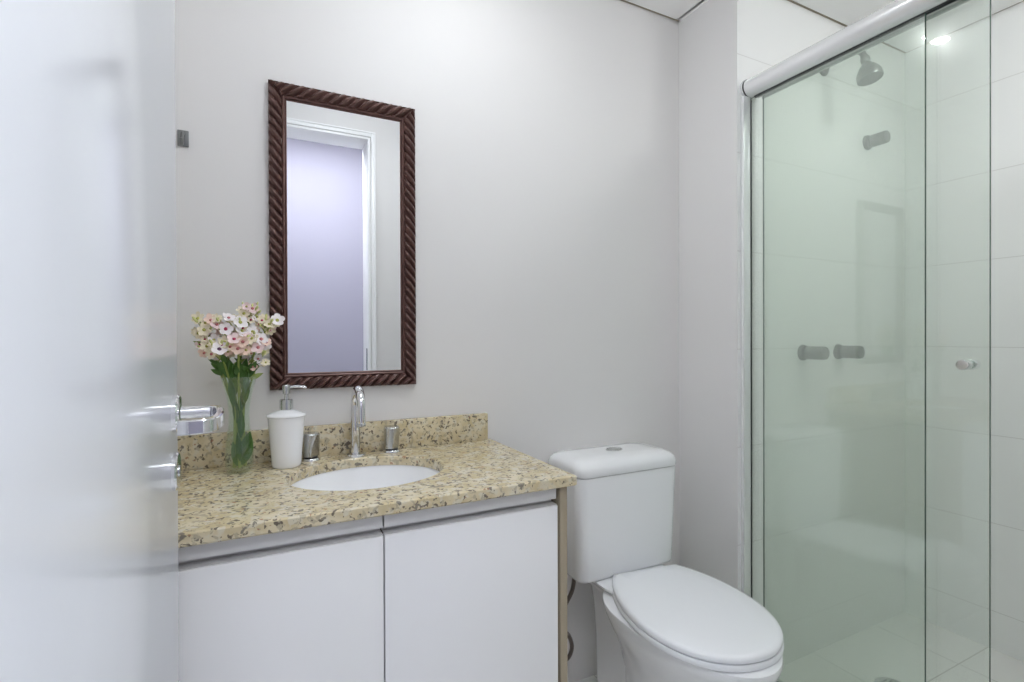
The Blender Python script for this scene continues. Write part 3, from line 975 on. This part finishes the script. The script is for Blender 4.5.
obj('glass_panel', pane(GX - 0.004, GX + 0.004, 0.690, YS - 0.008, 0.035, 2.032), [PANE, PANEEDGE], se, smooth=0)
b = new()
box(b, GX - 0.043, GX - 0.008, YS - 0.014, YS - 0.0005, 0.035, 2.03, 0.002)
obj('wall_channel', b, ALUW, se)
b = new()
box(b, GX - 0.008, GX - 0.004, YS - 0.015, YS - 0.002, 0.035, 2.02)
obj('seal_strip', b, RUBBER, se)
# top rail: rounded section running along the enclosure
b = new()
RZ, RXC = 2.060, GX - 0.008
sec = [(RXC + 0.034 * math.cos(a), RZ + 0.031 * math.sin(a)) for a in [2 * PI * i / 36 for i in range(36)]]
loft(b, [[Vector((x, y, z)) for x, z in sec] for y in (YS - 0.012, YF + 0.002)])
rail = obj('top_rail', b, ALUW, se, smooth=50)
b = new()
sec2 = [(RXC + (x - RXC) * 1.07, RZ + (z - RZ) * 1.07) for x, z in sec]
loft(b, [[Vector((x, y, z)) for x, z in sec2] for y in (YS - 0.0005, YS - 0.008)])
obj('end_cap', b, ALUW, rail, smooth=50)
b = new()
loft(b, [[Vector((RXC + (x - RXC) * 1.03, y, RZ + (z - RZ) * 1.03)) for x, z in sec] for y in (YS - 0.008, YS - 0.0125)])
obj('cap_gasket', b, DARKM, rail, smooth=50)
b = new()
box(b, GX - 0.007, GX - 0.0045, YF + 0.002, YS - 0.026, 2.026, 2.0325)
box(b, GX + 0.0045, GX + 0.007, YF + 0.002, YS - 0.02, 2.026, 2.0325)
obj('rail_gasket', b, RUBBER, se, smooth=0)
b = new()
box(b, GX + 0.019, GX + 0.0235, YF + 0.002, YS - 0.02, 2.030, 2.048, 0.001)
box(b, GX + 0.0405, GX + 0.045, YF + 0.002, YS - 0.02, 2.030, 2.048, 0.001)
box(b, GX + 0.019, GX + 0.045, YF + 0.002, YS - 0.02, 2.048, 2.054, 0.001)
obj('door_track', b, ALUW, se)
b = new()
box(b, GX - 0.02, GX + 0.055, YF + 0.002, YS - 0.001, 0.0, 0.035, 0.003)
obj('bottom_sill', b, ALUW, se)

sg = thing('sliding_glass_door', 'sliding glass shower door with a chrome knob, pushed open behind the fixed screen', 'shower door', (GX + 0.032, 0.87, 0.036))
obj('glass_panel', pane(GX + 0.028, GX + 0.036, 0.573, 1.180, 0.037, 2.044), [PANE, PANEEDGE], sg, smooth=0)
ky, kz = 0.615, 1.1325
b = new()
for s in (-1, 1):
    x = GX + 0.032 + s * 0.004
    lathe(b, [(0.008, 0), (0.008, 0.004), (0.0125, 0.0045), (0.0130, 0.007), (0.0130, 0.026), (0.0115, 0.029), (0, 0.0293)], (x, ky, kz), (s, 0, 0), n=28)
obj('knob', b, CHROME, sg)

# ------------------------------------------------------------------ shower fittings on the back wall
sh = thing('overhead_shower', 'grey metal shower head on a curved wall arm behind the glass', 'shower head', (1.946, YS, 2.235))
lathe(b := new(), [(0.030, 0), (0.030, 0.004), (0.024, 0.010), (0.014, 0.014), (0.012, 0.02)], (1.946, YS, 2.235), (0, -1, 0), n=32)
obj('wall_flange', b, BRUSHED, sh)
ap = spline([(1.946, YS - 0.012, 2.235), (1.946, YS - 0.06, 2.246), (1.946, YS - 0.105, 2.246), (1.946, YS - 0.138, 2.228), (1.946, YS - 0.152, 2.198)], 8)
tube(b := new(), ap, 0.0105, 16)
obj('arm', b, BRUSHED, sh)
lathe(b := new(), [(0.0125, -0.004), (0.015, 0.004), (0.015, 0.014), (0.012, 0.020), (0.018, 0.028), (0.030, 0.044), (0.0385, 0.062), (0.0400, 0.078), (0.0390, 0.085), (0.034, 0.0855), (0.032, 0.083), (0, 0.082)],
      (1.946, YS - 0.151, 2.200), (0, -0.22, -1), n=40)
obj('spray_head', b, BRUSHED, sh)


def valve(x, z, L, label):
    t = thing('shower_valve', label, 'shower valve', (x, YS, z), 'round shower valves on the tiled wall')
    lathe(b := new(), [(0.030, 0), (0.030, 0.006), (0.026, 0.012), (0.014, 0.014)], (x, YS, z), (0, -1, 0), n=32)
    obj('wall_flange', b, BRUSHED, t)
    lathe(b := new(), [(0.0135, 0.010), (0.0135, 0.022)], (x, YS, z), (0, -1, 0), n=24)
    obj('spindle', b, DARKM, t)
    lathe(b := new(), [(0.018, 0.020), (0.0235, 0.022), (0.0245, 0.026), (0.0245, L - 0.006), (0.0225, L - 0.001), (0.017, L), (0, L + 0.0005)], (x, YS, z), (0, -1, 0), n=36)
    obj('knob', b, BRUSHED, t)


valve(1.822, 1.144, 0.088, 'shower valve knob nearest the glass, lower of the wall fittings')
valve(2.040, 1.144, 0.088, 'shower valve knob nearer the corner, level with its twin')
valve(2.235, 1.998, 0.078, 'single shower valve knob high on the wall beside the shower head')

fd = thing('floor_drain', 'round metal floor drain in the shower floor', 'drain', (1.935, 0.965, 0))
lathe(b := new(), [(0.055, 0.0003), (0.055, 0.003), (0.050, 0.0045), (0.046, 0.003), (0, 0.003)], (1.935, 0.965, 0), n=40)
obj('drain_ring', b, SATIN, fd)
b = new()
for k in range(-3, 4):
    hw = math.sqrt(max(0.04 ** 2 - (k * 0.011) ** 2, 0))
    box(b, 1.935 - hw, 1.935 + hw, 0.965 + k * 0.011 - 0.002, 0.965 + k * 0.011 + 0.002, 0.0031, 0.0040)
obj('grate_slots', b, DARKM, fd)
